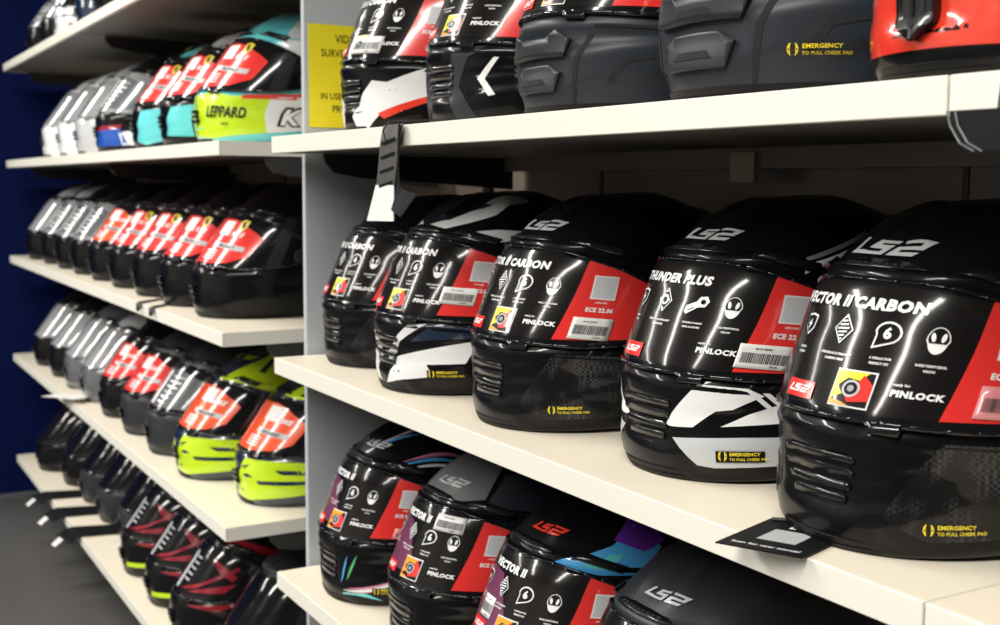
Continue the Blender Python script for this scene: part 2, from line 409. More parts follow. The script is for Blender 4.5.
def cap(sk, a, v, l1, l2, s=.0026):
    sk.text(l1, a, v, s); sk.text(l2, a, v-.0042, s)
def film_ls2(title, kind='carbon', price=True, red=True):
    def fn(name, parent):
        sk = Skin(None, .0034)
        out = [(t, max(.1175, min(v, .2205))) for t, v in visor_outline(a_end=86, lo=.1175, hi=.2205, lo_end=.130, hi_end=.182)]
        sk.poly(out, 'film_black', 0)
        sk.text(title, -1, .2005, .0125, bold=.055, shear=.10, wide=1.02, off=.0010)
        # icons
        if kind == 'light':
            sk.poly([(-50, .13), (-8, .12), (8, .155), (-4, .195), (-14, .197), (-50, .190)], 'film_purple', .0003)
            sk.poly([(-6, .155), (8, .157), (18, .128), (-6, .128)], 'film_purple', .0004)
        sk.shape(SHIELD, -20, .182, 'white_print', .0010); sk.shape(SHIELD, -20, .182, 'film_black', .0014, sc=.82); sk.shape(BOLT, -20, .182, 'white_print', .0018, sc=.8)
        sk.shape(DIAM, 1, .182, 'white_print', .0010); sk.shape(DIAM, 1, .182, 'film_black', .0014, sc=.86)
        for k in range(-3, 4):
            w = .0095*(1-abs(k)*.0032/.0115)*.62
            if kind != 'thunder': sk.shape([(-w, -.0008), (w, .0002), (w, .0016), (-w, .0006)], 1, .182+k*.0030, 'white_print', .0018)
        if kind == 'thunder':
            sk.shape(oval(.0055, .0055), 1, .182, 'white_print', .0018); sk.shape(oval(.0030, .0030), 1, .182, 'film_black', .0021)
            for dx, dy in ((0, .009), (0, -.009), (.0062, 0), (-.0062, 0)): sk.shape(oval(.0012, .0012, 8, dx, dy), 1, .182, 'white_print', .0018)
            sk.shape(CLIP, 21, .180, 'white_print', .0010); sk.shape(oval(.0025, .0025, 12, .005, .004), 21, .180, 'film_black', .0014)
            sk.shape([(-.009, -.0055), (-.003, -.002), (-.003, -.003), (-.009, -.0065)], 21, .180, 'film_black', .0014)
            cap(sk, 21, .1615, 'DOUBLE D-RING', 'SAFE CLOSURE')
        else:
            sk.shape(BUBBLE, 20, .181, 'white_print', .0010); sk.shape(BUBBLE, 20, .1812, 'film_black', .0014, sc=.84)
            sk.text('6', 20, .1785, .0125, off=.0018, bold=.04)
            cap(sk, 20, .1615, '6 SHELLS FOR', 'PERFECT FIT')
        sk.shape(FACE, 36, .180, 'white_print', .0010)
        sk.shape([(p[0]*.88, (p[1]-.001)*.88+.0016) for p in FACE if p[1] > -.004] , 36, .180, 'film_black', .0014)
        for dx in (-.003, .003): sk.shape([(x+dx, y+.004) for x, y in EYE], 36, .180, 'white_print', .0018, rot=-dx*60)
        cap(sk, 36, .1600, 'WIDE PERIPHERAL', 'VISION')
        cap(sk, -20, .1615, 'SECURE', 'SYSTEM'); cap(sk, 1, .1605, 'STRONG & ULTRALIGHT', 'CARBON FIBRE' if kind != 'thunder' else 'COMPOSITE')
        # second row
        sk.shape(rect(-.0175, .0175, -.0072, .0072), -12.5, .128, 'film_red', .0010)
        logo(sk, -12.5, .128, 'white_print', .5, .0016)
        if kind != 'thunder':
            sk.shape(rect(-.0135, .0135, -.0125, .0125), 13.5, .1355, 'white_print', .0010, sc=1.22)
            sk.shape(rect(-.0125, .0125, -.0115, .0115), 13.5, .1355, 'vent_black', .0014, sc=1.22)
            sk.shape([(-.0125, .0115), (.009, .0115), (.004, .006), (-.004, .007), (-.010, .001), (-.005, -.004), (-.0125, -.008)], 13.5, .1355, 'yellow_print' if kind == 'carbon' else 'orange_print', .0017, sc=1.22)
            sk.shape([(.0125, .004), (.006, .010), (.002, .002), (-.004, -.003), (0, -.009), (.0125, -.007)], 13.5, .1355, 'film_red', .0019, sc=1.22)
            sk.shape(oval(.0058, .0058), 13.5, .1355, 'silver_print', .0023, sc=1.22); sk.shape(oval(.0044, .0044), 13.5, .1355, 'vent_black', .0025, sc=1.22); sk.shape(oval(.0022, .0022), 13.5, .1355, 'dim_print', .0027, sc=1.22)
            sk.shape([(-.0125, -.0115), (-.0125, -.008), (-.004, -.0095), (.002, -.0115)], 13.5, .1355, 'orange_print', .0019, sc=1.22)
        sk.text('ready for', 27, .1430, .0030, align='LEFT'); sk.text('PINLOCK', 27, .1345, .0072, bold=.05, align='LEFT', wide=1.08)
        if red:
            sk.poly([(43, .1190), (60, .1215), (75, .1255), (86, .131), (88, .142), (88, .168), (86, .183), (80, .1875), (70, .1985), (60, .2085), (49, .2150)], 'film_red', .0006)
            sk.shape([(x, y) for x, y in rect(-.014, .014, -.014, .014)], 58, .184, 'paper_white', .0011)
            sk.shape(rect(-.0122, .0122, -.0122, .0122), 58, .184, 'qr_blank', .0013)
            sk.text('ECE 22.06', 58, .1555, .0068, bold=.05)
            sk.text('APPROVED', 58, .1655, .0026)
            if kind == 'carbon':
                sk.shape(rect(-.012, .012, -.008, .008), 84, .160, 'vent_black', .0012)
                sk.shape(oval(.0028, .0034, 12), 84, .160, 'silver_print', .0015); sk.shape(oval(.0013, .0028, 12), 84, .160, 'vent_black', .0018)
        return sk.done(name, parent)
    return fn
def price_mesh(a, v, w=.036, h=.017, m='film_pink', rot=0.0, txt=True):
    def fn(name, parent):
        sk = Skin(None, .0055)
        sk.shape(rect(-w/2, w/2, -h/2, h/2), a, v, m, 0, rot, wall=.0010)
        bars(sk, a, v-.0015, w*.84, h*.42, off=.0006, seed=int(a*7))
        if txt: sk.text('799,99', a+w*70, v-h*.42, .0026, 'barcode_print', .0006); sk.text('MOTO HELMET', a-1, v+h*.30, .0022, 'barcode_print', .0006)
        return sk.done(name, parent)
    return fn
def film_color(m, lines, crest=False, a0=-48, a1=54, lo=.122, hi=.214, white=(8, 25)):
    """coloured protective film of the other makes: panel, white code patch, lines of print"""
    def fn(name, parent):
        sk = Skin(None, .0034)
        sk.poly([(a0, lo), (20, lo-.004), (a1-14, lo), (a1, lo+.016), (a1+4, (lo+hi)/2+.008), (a1-3, hi-.027), (a1-22, hi-.006), (18, hi), (a0, hi-.004)], m, 0)
        if white: sk.poly([(white[0], hi-.034), (white[1], hi-.036), (white[1], hi-.006), (white[0], hi-.006)], 'paper_white', .0006)
        sk.text(lines[0], 34, hi-.036, .0140, 'white_print', .0010, rot=-.10, bold=.05, shear=.2)
        sk.strip([(12, lo+.038), (48, lo+.030)], .010, 'silver_print', .0006)
        sk.text(lines[1], 30, lo+.031, .0090, 'card_black', .0012, rot=-.10, bold=.04)
        for k in range(4): sk.strip([(6, lo+.024-k*.0055), (24, lo+.023-k*.0055)], .0022, 'white_print', .0006)
        if crest:
            sk.shape([(-.010, .012), (-.003, .015), (.010, .011), (.008, -.004), (.001, -.014), (-.008, -.006)], 36, hi-.014, 'yellow_print', .0010)
            sk.shape([(-.006, .009), (.004, .011), (.001, .004), (.006, -.001), (-.001, -.008), (-.004, 0)], 36, hi-.014, 'card_black', .0014)
        return sk.done(name, parent)
    return fn
def film_clear(rows=True):
    def fn(name, parent):
        sk = Skin(None, .0034)
        sk.poly([(-60, .122), (54, .122), (60, .15), (56, .19), (20, .214), (-60, .210)], 'steel_grey', 0)
        sk.poly([(-6, .126), (3, .126), (4, .205), (-5, .208)], 'white_print', .0006)
        for k in range(6): sk.strip([(10, .196-k*.012), (34-k*2, .193-k*.012)], .0040, 'white_print' if k % 3 else 'pearl_grey', .0006)
        return sk.done(name, parent)
    return fn

def film_streak():
    def fn(name, parent):
        sk = Skin(None, .0034)
        sk.poly([(-60, .122), (60, .122), (66, .15), (62, .19), (20, .214), (-60, .210)], 'film_black', 0)
        sk.poly([(-6, .126), (1, .126), (2, .205), (-5, .208)], 'silver_print', .0006)
        for k in range(5): sk.strip([(4, .198-k*.012), (16, .196-k*.012)], .0035, 'silver_print', .0006)
        sk.polys([[(8, .128), (30, .136), (62, .186), (58, .192), (34, .150)], [(22, .126), (58, .134), (64, .156), (40, .140)], [(30, .205), (44, .178), (60, .160), (62, .170), (46, .192)]], 'crimson_paint', .0007)
        return sk.done(name, parent)
    return fn
def vent_mesh(m, style):
    def fn(name, parent):
        sk = Skin('std' if style in ('slim', 'tall') else style)
        if style == 'tall':
            sk.poly([(-9, .108), (-9, .042), (0, .030), (9, .042), (9, .108)], m, .0085, .009)
            sk.poly([(-5, .106), (-5, .046), (0, .038), (5, .046), (5, .106)], 'lining', .0090)
            sk.poly([(-.8, .106), (-.8, .046), (.8, .046), (.8, .106)], m, .0105, .002)
            return sk.done(name, parent)
        if style == 'adv':
            sk.poly([(-18, .030), (18, .030), (22, .050), (14, .058), (-14, .058), (-22, .050)], m, .0045, .006)
            sk.poly([(-25, .066), (25, .066), (28, .084), (20, .094), (12, .086), (-12, .086), (-20, .094), (-28, .084)], m, .0055, .007)
            sk.poly([(-12, .071), (12, .071), (9, .077), (-9, .077)], 'lining', .0060)
            sk.poly([(-12, .038), (12, .038), (9, .044), (-9, .044)], 'lining', .0050)
        elif style == 'slim':
            for v, w in ((.050, 8), (.060, 9), (.070, 9)): sk.poly([(-w, v-.003), (w, v-.003), (w, v+.003), (-w, v+.003)], m, .0070, .007)
        else:
            for v, w in ((.047, 15), (.058, 17), (.069, 18.5), (.080, 19)):
                sk.poly([(-w, v-.0035), (w, v-.0035), (w+1, v+.001), (w-1, v+.0032), (-w+1, v+.0032), (-w-1, v+.001)], m, .0022, .005)
        return sk.done(name, parent)
    return fn
def brow_mesh(m):
    def fn(name, parent):
        sk = Skin('std')
        sk.poly([(-26, .236), (26, .236), (20, .244), (8, .247), (-8, .247), (-20, .244)], m, .003, .004)
        sk.polys([[(x, .2385), (x+2.2, .2385), (x+2.2, .2425), (x, .2425)] for x in range(-18, 17, 4)], 'lining', .0034)
        for s_ in (-1, 1):
            P = [(s_*36, .236), (s_*62, .224), (s_*64, .232), (s_*42, .246)]
            sk.poly(P if s_ > 0 else P[::-1], m, .0035, .005)
        return sk.done(name, parent)
    return fn
def trim_mesh(name, parent):
    sk = Skin(None)
    for lo, hi, off in ((-.0, .007, .0025), (.006, .014, .0018)):
        sk.polys([[(a, lo), (a+6, lo), (a+6, hi), (a, hi)] for a in range(-180, 180, 6)], 'rubber', off, 0)
    r = [sk.bm.verts.new(surf(-180+6*k, 0, .0025)) for k in range(60)]; q = [sk.bm.verts.new(surf(-180+6*k, 0, -.012)) for k in range(60)]
    for k in range(60): sk.bm.faces.new((r[(k+1) % 60], r[k], q[k], q[(k+1) % 60]))
    r = [sk.bm.verts.new(surf(-180+6*k, .014, .0018)) for k in range(60)]; q = [sk.bm.verts.new(surf(-180+6*k, .0145, -.002)) for k in range(60)]
    for k in range(60): sk.bm.faces.new((r[k], r[(k+1) % 60], q[(k+1) % 60], q[k]))
    return sk.done(name, parent)
def pivot_mesh(side, m):
    def fn(name, parent):
        sk = Skin(None)
        o = oval(.019, .017, 20); sk.shape(o, side*93, .152, m, .0040, wall=.004)
        sk.shape(oval(.008, .008, 14), side*93, .152, 'vent_black', .0050, wall=.002)
        return sk.done(name, parent)
    return fn
def sticker_mesh(a, v, bg, st='std'):
    def fn(name, parent):
        sk = Skin(st, .0018)
        if bg: sk.shape(rect(-.025, .021, -.0055, .0055), a, v, bg, 0, .04)
        m = 'yellow_print'
        sk.text('EMERGENCY', a-4.5, v+.0008, .0046, m, .0006, .04, bold=.03, align='LEFT')
        sk.text('TO PULL CHEEK PAD', a-4.5, v-.0040, .0036, m, .0006, .04, bold=.02, align='LEFT')
        for s_ in (-1, 1):
            arc = [(s_*.0042*math.cos(R(t)), .0052*math.sin(R(t))) for t in range(-65, 66, 13)]
            inn = [(s_*(.0042-.0022*math.cos(R(t)))*math.cos(R(t)), .0046*math.sin(R(t))) for t in range(65, -66, -13)]
            pts = [(x-.0185, y) for x, y in arc+inn]
            sk.shape(pts, a, v, m, .0006)
            sk.shape([(x-.0185, y*.25) for x, y in oval(.0006, .003, 6, s_*.0030)], a, v, bg or 'black_gloss', .0008)
        return sk.done(name, parent)
    return fn
def logo_mesh(a, v, m, sc, kind='ls2', txt=''):
    def fn(name, parent):
        sk = Skin('std', .001)
        if kind == 'ls2': logo(sk, a, v, m, sc, .0006)
        else: sk.text(txt, a, v, sc, m, .0006, bold=.05, shear=.25)
        return sk.done(name, parent)
    return fn

# graphics painted on shells
def G(*items):
    """items: (material, off, [poly, poly...]) mapped on the shell's left side; mirror=True copies to the right"""
    def fn(sk):
        for it in items:
            m, off, L = it[:3]
            for P in L:
                sk.poly(P, m, off)
                if len(it) > 3: sk.poly([(-a, v) for a, v in P][::-1], m, off)
    return fn
HATCH = [[(50+k*5, .101), (52.6+k*5, .101), (64+k*5, .078), (61.4+k*5, .078)] for k in range(6)]
THUNDER = G(('white_print', .0006, [[(16, .058), (32, .104), (50, .104), (56, .098), (46, .082), (40, .079), (31, .061)], [(42, .064), (52, .078), (60, .088), (66, .092), (68, .072)]], 1),
            ('white_print', .0006, HATCH, 1),
            ('silver_print', .0006, [[(21, .048), (50, .055), (84, .060), (84, .030), (40, .022), (33, .024)]], 1),
            ('white_print', .0006, [[(58, .231), (90, .270), (90, .262), (59, .2225)]], 1),
            ('dim_print', .0006, [[(58, .241), (90, .281), (90, .275), (58, .235)]], 1))
WHITEG = G(('white_paint', .0006, [[(5, .046), (7, .062), (28, .102), (39, .106), (22, .078), (16, .056)],
            [(4, .016), (18, .056), (66, .088), (92, .096), (92, .086), (64, .074), (60, .054), (40, .050), (44, .034), (24, .026)],
            [(6, .252), (24, .262), (38, .286), (46, .318), (80, .326), (86, .312), (64, .296), (56, .276), (40, .258), (26, .246)],
            [(38, .240), (60, .250), (84, .250), (78, .236), (60, .226), (46, .230)]], 1),
            ('navy_paint', .0006, [[(30, .080), (42, .104), (80, .106), (66, .092)]], 1),
            ('navy_paint', .0008, [[(36, .283), (44, .290), (50, .299), (42, .300)]], 1))
CARBON = G(('carbon_weave', .0006, [[(30, .040), (46, .102), (80, .104), (96, .060), (90, .030), (44, .022)], [(-30, .04), (-44, .022), (-90, .03), (-96, .06), (-80, .104), (-46, .102)]]),)
def arcband(a0, v0, a1, v1, bow, w):
    pts = [(a0+(a1-a0)*k/8, v0+(v1-v0)*k/8+bow*math.sin(math.pi*k/8)) for k in range(9)]
    return [(a, v+w/2*math.sin(math.pi*k/8)+.0004) for k, (a, v) in enumerate(pts)] + [(a, v-w/2*math.sin(math.pi*k/8)-.0004) for k, (a, v) in reversed(list(enumerate(pts)))]
STRIPES = G(('sky_paint', .0006, [arcband(24, .04, 30, .085, .0, .012), arcband(10, .25, 48, .30, .01, .006), arcband(44, .236, 88, .244, .012, .005)]),
            ('pink_paint', .0006, [arcband(30, .034, 80, .080, -.012, .006), arcband(14, .26, 50, .315, .01, .005), arcband(46, .244, 92, .252, .014, .006)]),
            ('white_paint', .0008, [arcband(26, .03, 74, .070, -.012, .005), arcband(18, .27, 54, .325, .01, .004), arcband(48, .230, 90, .234, .010, .004)]),
            ('turquoise_paint', .0006, [arcband(24, .022, 52, .016, .008, .007)]), ('green_paint', .0006, [arcband(29, .046, 37, .088, 0, .010)]),
            ('crimson_paint', .0006, [arcband(28, .026, 60, .038, .000, .004)]))
GREYTOP = G(('grey_matte', .0006, [[(-40, .250), (-20, .240), (30, .240), (44, .248), (44, .300), (20, .345), (-20, .345), (-44, .300)]]),
            ('slate_matte', .0006, [[(46, .238), (80, .232), (100, .262), (92, .30), (50, .29)]], 1),
            ('neon_paint', .0006, [[(84, .300), (100, .325), (140, .335), (150, .352), (100, .350), (84, .334), (92, .322)]]))
GALAXY = G(('sky_paint', .0006, [[(28, 0.228), (52, 0.220), (70, 0.222), (82, 0.258), (64, 0.286), (54, 0.258), (40, 0.240)]], 1),
           ('purple_paint', .0008, [[(54, 0.266), (72, 0.252), (84, 0.266), (76, 0.296), (60, 0.296)]], 1),
           ('turquoise_paint', .0008, [[(42, 0.228), (56, 0.226), (62, 0.248), (52, 0.246)]], 1),
           ('crimson_paint', .0006, [[(70, 0.220), (86, 0.222), (90, 0.250), (80, 0.246)]], 1))
NEON = G(('neon_paint', .0006, [[(6, .024), (4, .060), (18, .102), (70, .104), (92, .092), (92, .034), (40, .022), (20, .016)],
            [(16, .232), (50, .228), (84, .210), (104, .236), (100, .306), (60, .318), (44, .296), (28, .262)], [(10, .286), (30, .292), (36, .306), (14, .300)]], 1),
         ('navy_paint', .0009, [[(36, .062), (84, .066), (84, .058), (38, .054)], [(50, .086), (92, .088), (92, .080), (56, .077)], [(30, .020), (92, .040), (92, .030), (60, .018)],
            [(14, .086), (20, .088), (28, .094), (20, .080)], [(18, .07), (26, .074), (33, .068), (26, .066)], [(54, .262), (60, .296), (66, .296), (62, .258)]], 1))
LEPPARD = G(('neon_paint', .0006, [[(2, .020), (2, .100), (26, .108), (46, .102), (74, .106), (74, .030), (30, .016)]], 1),
            ('white_paint', .0006, [[(74, .030), (74, .106), (92, .112), (110, .10), (112, .04)], [(60, .20), (96, .17), (112, .22), (92, .30), (60, .28)]], 1),
            ('red_paint', .0008, [[(54, .098), (92, .106), (98, .120), (92, .118), (54, .106)]], 1),
            ('navy_paint', .0008, [[(60, .31), (100, .26), (112, .30), (80, .33)]], 1))
def LEPTXT(sk):
    sk.text('LEPPARD', 44, .060, .0290, 'card_black', .0026, bold=.035, wide=.72); sk.text('AGV', 44, .044, .0075, 'card_black', .0026)
    sk.text('K', 90, .050, .045, 'card_black', .0014, bold=.10, shear=.3, wide=1.3); sk.text('K', 90.5, .0505, .042, 'white_print', .0026, bold=.04, shear=.3, wide=1.3)
TURQ = G(('turquoise_paint', .0006, [[(14, .024), (22, .096), (48, .104), (56, .03), (30, .016)], [(16, .24), (70, .226), (90, .26), (40, .30)]], 1),
         ('pearl_grey', .0006, [[(58, .03), (50, .10), (90, .10), (90, .036)]], 1), ('neon_paint', .0006, [[(4, .27), (18, .262), (18, .276), (4, .284)]]))
CREAMT = G(('pearl_grey', .0006, [[(10, .24), (60, .228), (96, .25), (84, .31), (30, .30)]], 1), ('turquoise_paint', .0006, [[(16, .03), (24, .092), (48, .10), (50, .03)]], 1),
           ('blue_paint', .0008, [[(20, .30), (50, .30), (50, .315), (20, .32)]], 1))
BLUEW = G(('blue_paint', .0006, [[(6, .020), (6, .060), (50, .070), (56, .026)]], 1), ('white_paint', .0006, [[(50, .026), (48, .060), (80, .075), (96, .05), (92, .03)]], 1),
          ('crimson_paint', .0008, [[(10, .060), (10, .070), (50, .082), (50, .070)]], 1))
GREYSLASH = G(('pearl_grey', .0006, [[(10, .244), (50, .240), (86, .226), (96, .250), (60, .262), (52, .29), (84, .30), (80, .32), (30, .30)]], 1), ('crimson_paint', .0008, [[(54, .29), (60, .31), (63, .31), (58, .288)]], 1))
MAGENTA = G(('crimson_paint', .0006, [[(30, .100), (60, .092), (94, .13), (70, .110)], [(20, .25), (60, .232), (100, .21), (100, .222), (60, .25), (24, .262)]], 1),
            ('neon_paint', .0008, [[(18, .046), (56, .052), (56, .040), (18, .034)], [(10, .27), (16, .27), (16, .282), (10, .282)], [(34, .262), (42, .26), (42, .272), (34, .274)]], 1))
REDCHIN = G(('white_paint', .0006, [[(14, .006), (8, .030), (30, .082), (40, .080), (60, .104), (62, .060), (36, .034), (24, .008)]], 1),
            ('red_paint', .0008, [[(34, .034), (62, .062), (62, .052), (38, .026)]], 1))
REDFRONT = G(('red_paint', .0006, [[(-64, .110), (-60, .050), (-40, .024), (40, .024), (60, .050), (64, .110), (40, .104), (-40, .104)]]),
             ('navy_paint', .0008, [[(52, .024), (40, .050), (60, .108), (100, .11), (100, .03)]], 1), ('white_paint', .0008, [[(84, .10), (112, .12), (120, .05), (96, .03), (78, .022)]], 1))
SMARK = G(('slate_matte', .0006, [[(22, .008), (12, .050), (20, .104), (40, .108), (30, .092), (24, .056), (36, .014)]], 1), ('white_print', .0010, [[(42, .044), (36, .066), (44, .094), (46.5, .094), (40, .066), (45.5, .046)]], 1),
          ('steel_grey', .0008, [[(54, .094-.007*k), (72, .091-.007*k), (70, .087-.007*k), (55, .090-.007*k)] for k in range(4)], 1), ('pearl_grey', .0008, [[(62, .030), (70, .048), (84, .052), (86, .036)]], 1))
REDTOP = G(('crimson_paint', .0006, [[(10, .25), (60, .23), (70, .24), (20, .262)]], 1),)
WREDDOT = G(('crimson_paint', .0006, [[(40, .05), (48, .048), (50, .056), (44, .060)]]), ('steel_grey', .0006, [[(14, .08), (60, .088), (60, .082), (14, .074)]], 1))

YAWD = R(-1)
ADVLINES = G(('lining', .0006, [[(27, .010), (30, .062), (36, .090), (38.5, .090), (32.5, .061), (29, .010)], [(44, .040), (50, .064), (110, .100), (110, .0965), (52, .061), (47, .040)], [(38, .100), (90, .103), (90, .100), (38, .097)]], 1),)
def helmet(x, y, z, label, group, shell='black_gloss', graphics=(), gname='', st='std', visor='visor_smoke', film=None, fkey='', price=None,
           logo_=None, sticker=None, yaw=None, lod=0, vent='vent_black', sc=1, vst=None, shell_label=None):
    global LEAN
    LEAN = .30 if lod else 0.0
    t = empty('motorcycle_helmet', (x, y, ZC+z+.0012), YAWD if yaw is None else yaw, label=label, category='helmet', group=group)
    k_ = .985 if lod == 0 else .945
    t.scale = (sc*k_, sc*k_, sc*.975)
    cached(('shell', shell, gname, st, lod), 'shell', t, shell_mesh(shell, st, graphics, lod), label=shell_label)
    v = cached(('visor', visor), 'visor', t, visor_mesh(visor, ''))
    if film: cached(('film', fkey), 'visor_film', v, film)
    if price: cached(('price',)+tuple(price), 'price_sticker', v, price_mesh(*price))
    cached(('vent', vent, st, lod, vst), 'chin_vent', t, vent_mesh(vent, 'slim' if lod else vst or st))
    cached(('brow', vent), 'brow_vent', t, brow_mesh(vent))
    cached(('trim',), 'base_trim', t, trim_mesh)
    for s_ in (-1, 1): cached(('pivot', s_, vent), 'visor_pivot', t, pivot_mesh(s_, vent))
    if logo_: cached(('logo',)+tuple(logo_), 'forehead_logo', t, logo_mesh(*logo_))
    if sticker: cached(('sticker', st)+tuple(sticker), 'safety_sticker', t, sticker_mesh(*sticker, st))
    return t

# ------------------------------------------------------------------ the room
def struct(name, bm, mats, **k):
    o = bm_obj(name, bm, mats, **k); o['kind'] = 'structure'; return o
mat('floor_grey', (.085, .083, .080), .35, var=.12, vscale=3)
mat('wall_blue', (.0012, .006, .055), .8, spec=.1, var=.2, vscale=2)
mat('wall_brown', (.17, .135, .11), .35, var=.1, vscale=3)
mat('ceiling_white', (.5, .5, .5), .8)
mat('wall_store', (.55, .54, .52), .8)
mat('wall_pale', (.07, .07, .08), .7)
X0, X1, Y0, Y1 = -7.6, 3.2, -4.6, 1.30
bm = bmesh.new(); box(bm, X0, X1, Y0, Y1+.1, -.1, 0); struct('floor', bm, 'floor_grey')
bm = bmesh.new(); box(bm, X0, X1, Y0, Y1+.1, ZC+1.86, ZC+1.96); struct('ceiling', bm, 'ceiling_white')
bm = bmesh.new(); box(bm, X0, X1, Y1, Y1+.1, 0, ZC+1.86); struct('wall_back', bm, 'wall_brown')
bm = bmesh.new(); box(bm, X0-.1, X0, Y0, Y1+.1, 0, ZC+1.86); struct('wall_left', bm, 'wall_blue')
bm = bmesh.new(); box(bm, X1, X1+.1, Y0, Y1+.1, 0, ZC+1.86); struct('wall_right', bm, 'wall_pale')
bm = bmesh.new(); box(bm, X0, X1, Y0-.1, Y0, 0, ZC+1.86); struct('wall_front', bm, 'wall_store')
for i, (x, y, ln, w, p) in enumerate(LAMPS):
    t = empty('ceiling_lamp', (x, y, LAMP_H), label='long white ceiling strip lamp above the aisle', category='lamp', group='ceiling strip lamps')
    bm = bmesh.new(); box(bm, -w/2-.02, w/2+.02, -ln/2-.03, ln/2+.03, -.03, .112, bev=.005); bm_obj('housing', bm, 'paper_white', t)

# ------------------------------------------------------------------ shelving
mat('shelf_cream', (.80, .73, .60), .42, coat=.15, cr=.3, var=.03, vscale=5)
mat('shelf_edge', (.80, .78, .70), .45)
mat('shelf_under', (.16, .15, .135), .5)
TH = .026; YB = 1.10
def shelf(x0, x1, z, label, brk=True, gap=.0012):
    t = empty('shelf', ((x0+x1)/2, D, ZC+z), label=label, category='shelf')
    hw = (x1-x0)/2-gap
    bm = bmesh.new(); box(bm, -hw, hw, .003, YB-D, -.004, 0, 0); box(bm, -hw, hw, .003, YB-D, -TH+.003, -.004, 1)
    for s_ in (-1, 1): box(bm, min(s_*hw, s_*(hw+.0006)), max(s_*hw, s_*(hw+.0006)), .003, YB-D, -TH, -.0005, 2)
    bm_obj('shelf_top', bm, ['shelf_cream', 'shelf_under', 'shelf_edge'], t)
    bm = bmesh.new(); box(bm, -hw, hw, 0, .003, -TH, 0, 0, bev=.0008); box(bm, -hw, hw, .003, .010, -TH, -TH+.003, 0); bm_obj('front_edge', bm, 'shelf_edge', t)
    bm = bmesh.new(); box(bm, -hw+.02, hw-.02, YB-D-.03, YB-D, -.05, -TH+.003); bm_obj('back_rail', bm, 'wall_brown', t)
    if label.startswith('upper cream shelf of the right'):
        bm = bmesh.new(); box(bm, -.030, .016, .412, .4215, -.068, -.028, bev=.001); bm_obj('rail_clip', bm, 'clip_olive', t, label='small olive square clip')
    if brk:
        for s_ in (-1, 1):
            P = [(.085, -TH), (.089, -TH-.014), (.104, -TH-.030), (.15, -TH-.038), (.30, -TH-.046), (.445, -TH-.056), (.445, -TH)]
            bm = bmesh.new(); xx = s_*(hw-.006); prism(bm, P, 0, xx-.002, xx+.002)
            prism(bm, [(p[0], p[1]) for p in P[:4]] + [(.148, -TH-.032), (.108, -TH-.025), (.094, -TH-.012), (.090, -TH)], 0, xx+.002, xx+.004)
            bm_obj('bracket', bm, 'bracket_dark', t)
XR0, XR1 = -2.835*D, -.822*D
XL1, XLM, XL0 = -3.262*D, -3.42, -4.72
ZL = [.652*D, .117*D, -.4197*D, -.984*D, -1.577*D]
ZR = [None, .1138*D, -.4336*D, -.9863*D, -1.58*D]
nm = ['topmost', 'upper', 'middle', 'lower', 'bottom']
for i in range(5):
    shelf(XLM, XL1, ZL[i], f'{nm[i]} cream shelf of the left helmet rack, bay next to the grey upright')
    shelf(XL0, XLM, ZL[i], f'{nm[i]} cream shelf of the left helmet rack, far bay beside the blue wall')
    if i:
        shelf(XR0, XR1, ZR[i], f'{nm[i]} cream shelf of the right rack carrying large black helmets')
        if i < 4: shelf(XR1, XR1+1.33, ZR[i], f'{nm[i]} cream shelf of the nearest bay, right of the board joint')
# uprights between bays
def upright(x0, x1, y0, y1, label, z1=ZC+1.1, mt='metal_light'):
    t = empty('rack_upright', ((x0+x1)/2, (y0+y1)/2, 0), label=label, category='upright')
    hx, hy = (x1-x0)/2, (y1-y0)/2
    bm = bmesh.new(); box(bm, -hx, hx, -hy, hy, .012, z1, bev=.002); bm_obj('post', bm, mt, t)
    bm = bmesh.new(); box(bm, -hx-.01, hx+.002, -hy-.01, hy+.01, 0, .012, bev=.002); bm_obj('foot', bm, 'metal_grey', t)
upright(-2.870*D, -2.850*D, .710, .868, 'pale grey metal upright panel between the left and right racks')
upright(XL0-.05, XL0-.012, 1.02, 1.10, 'dark upright at the far left end of the racks', mt='metal_grey')
# dark back panels, one per bay
for (a, b, lb) in ((XL0, XLM, 'dark brown back panel of the far left bay'), (XLM, XL1+.14, 'dark brown back panel of the left bay'),
                   (XR0-.1, XR1, 'dark brown back panel behind the large black helmets'), (XR1, XR1+1.33, 'dark brown back panel of the nearest bay')):
    t = empty('back_panel', ((a+b)/2, 1.125, 0), label=lb, category='panel')
    hw = (b-a)/2-.003
    bm = bmesh.new(); box(bm, -hw, hw, -.008, .008, 0, ZC+1.0, bev=.001); bm_obj('board', bm, 'wall_brown', t)
    bm = bmesh.new()
    for s_ in (-1, 1): box(bm, s_*hw*.5-.004, s_*hw*.5+.004, -.010, -.008, .05, ZC+.95)
    bm_obj('slotted_rail', bm, 'bracket_dark', t)
# yellow notice on the upright
t = empty('surveillance_sign', (-2.850*D+.0015, .716, ZC+.08), label='yellow notice with black capitals fixed to the grey upright', category='sign')
bm = bmesh.new(); box(bm, -.001, .001, .002, .134, .012, .178); bm_obj('board', bm, mat('sign_yellow', (.90, .78, .02), .5) and 'sign_yellow', t)
bm = bmesh.new()
for s, zz, sz in (('VIDEO', .150, .018), ('SURVEILLANCE', .127, .0165), ('IN USE ON THESE', .058, .0145), ('PREMISES', .037, .0165)):
    vs, fs = text2d(s, sz, 0, .01, 'CENTER', .82)
    V = [bm.verts.new((.0014, .070+x, zz+y)) for x, y in vs]
    for f in fs:
        try: bm.faces.new([V[i] for i in f])
        except ValueError: pass
bm_obj('lettering', bm, 'card_black', t)

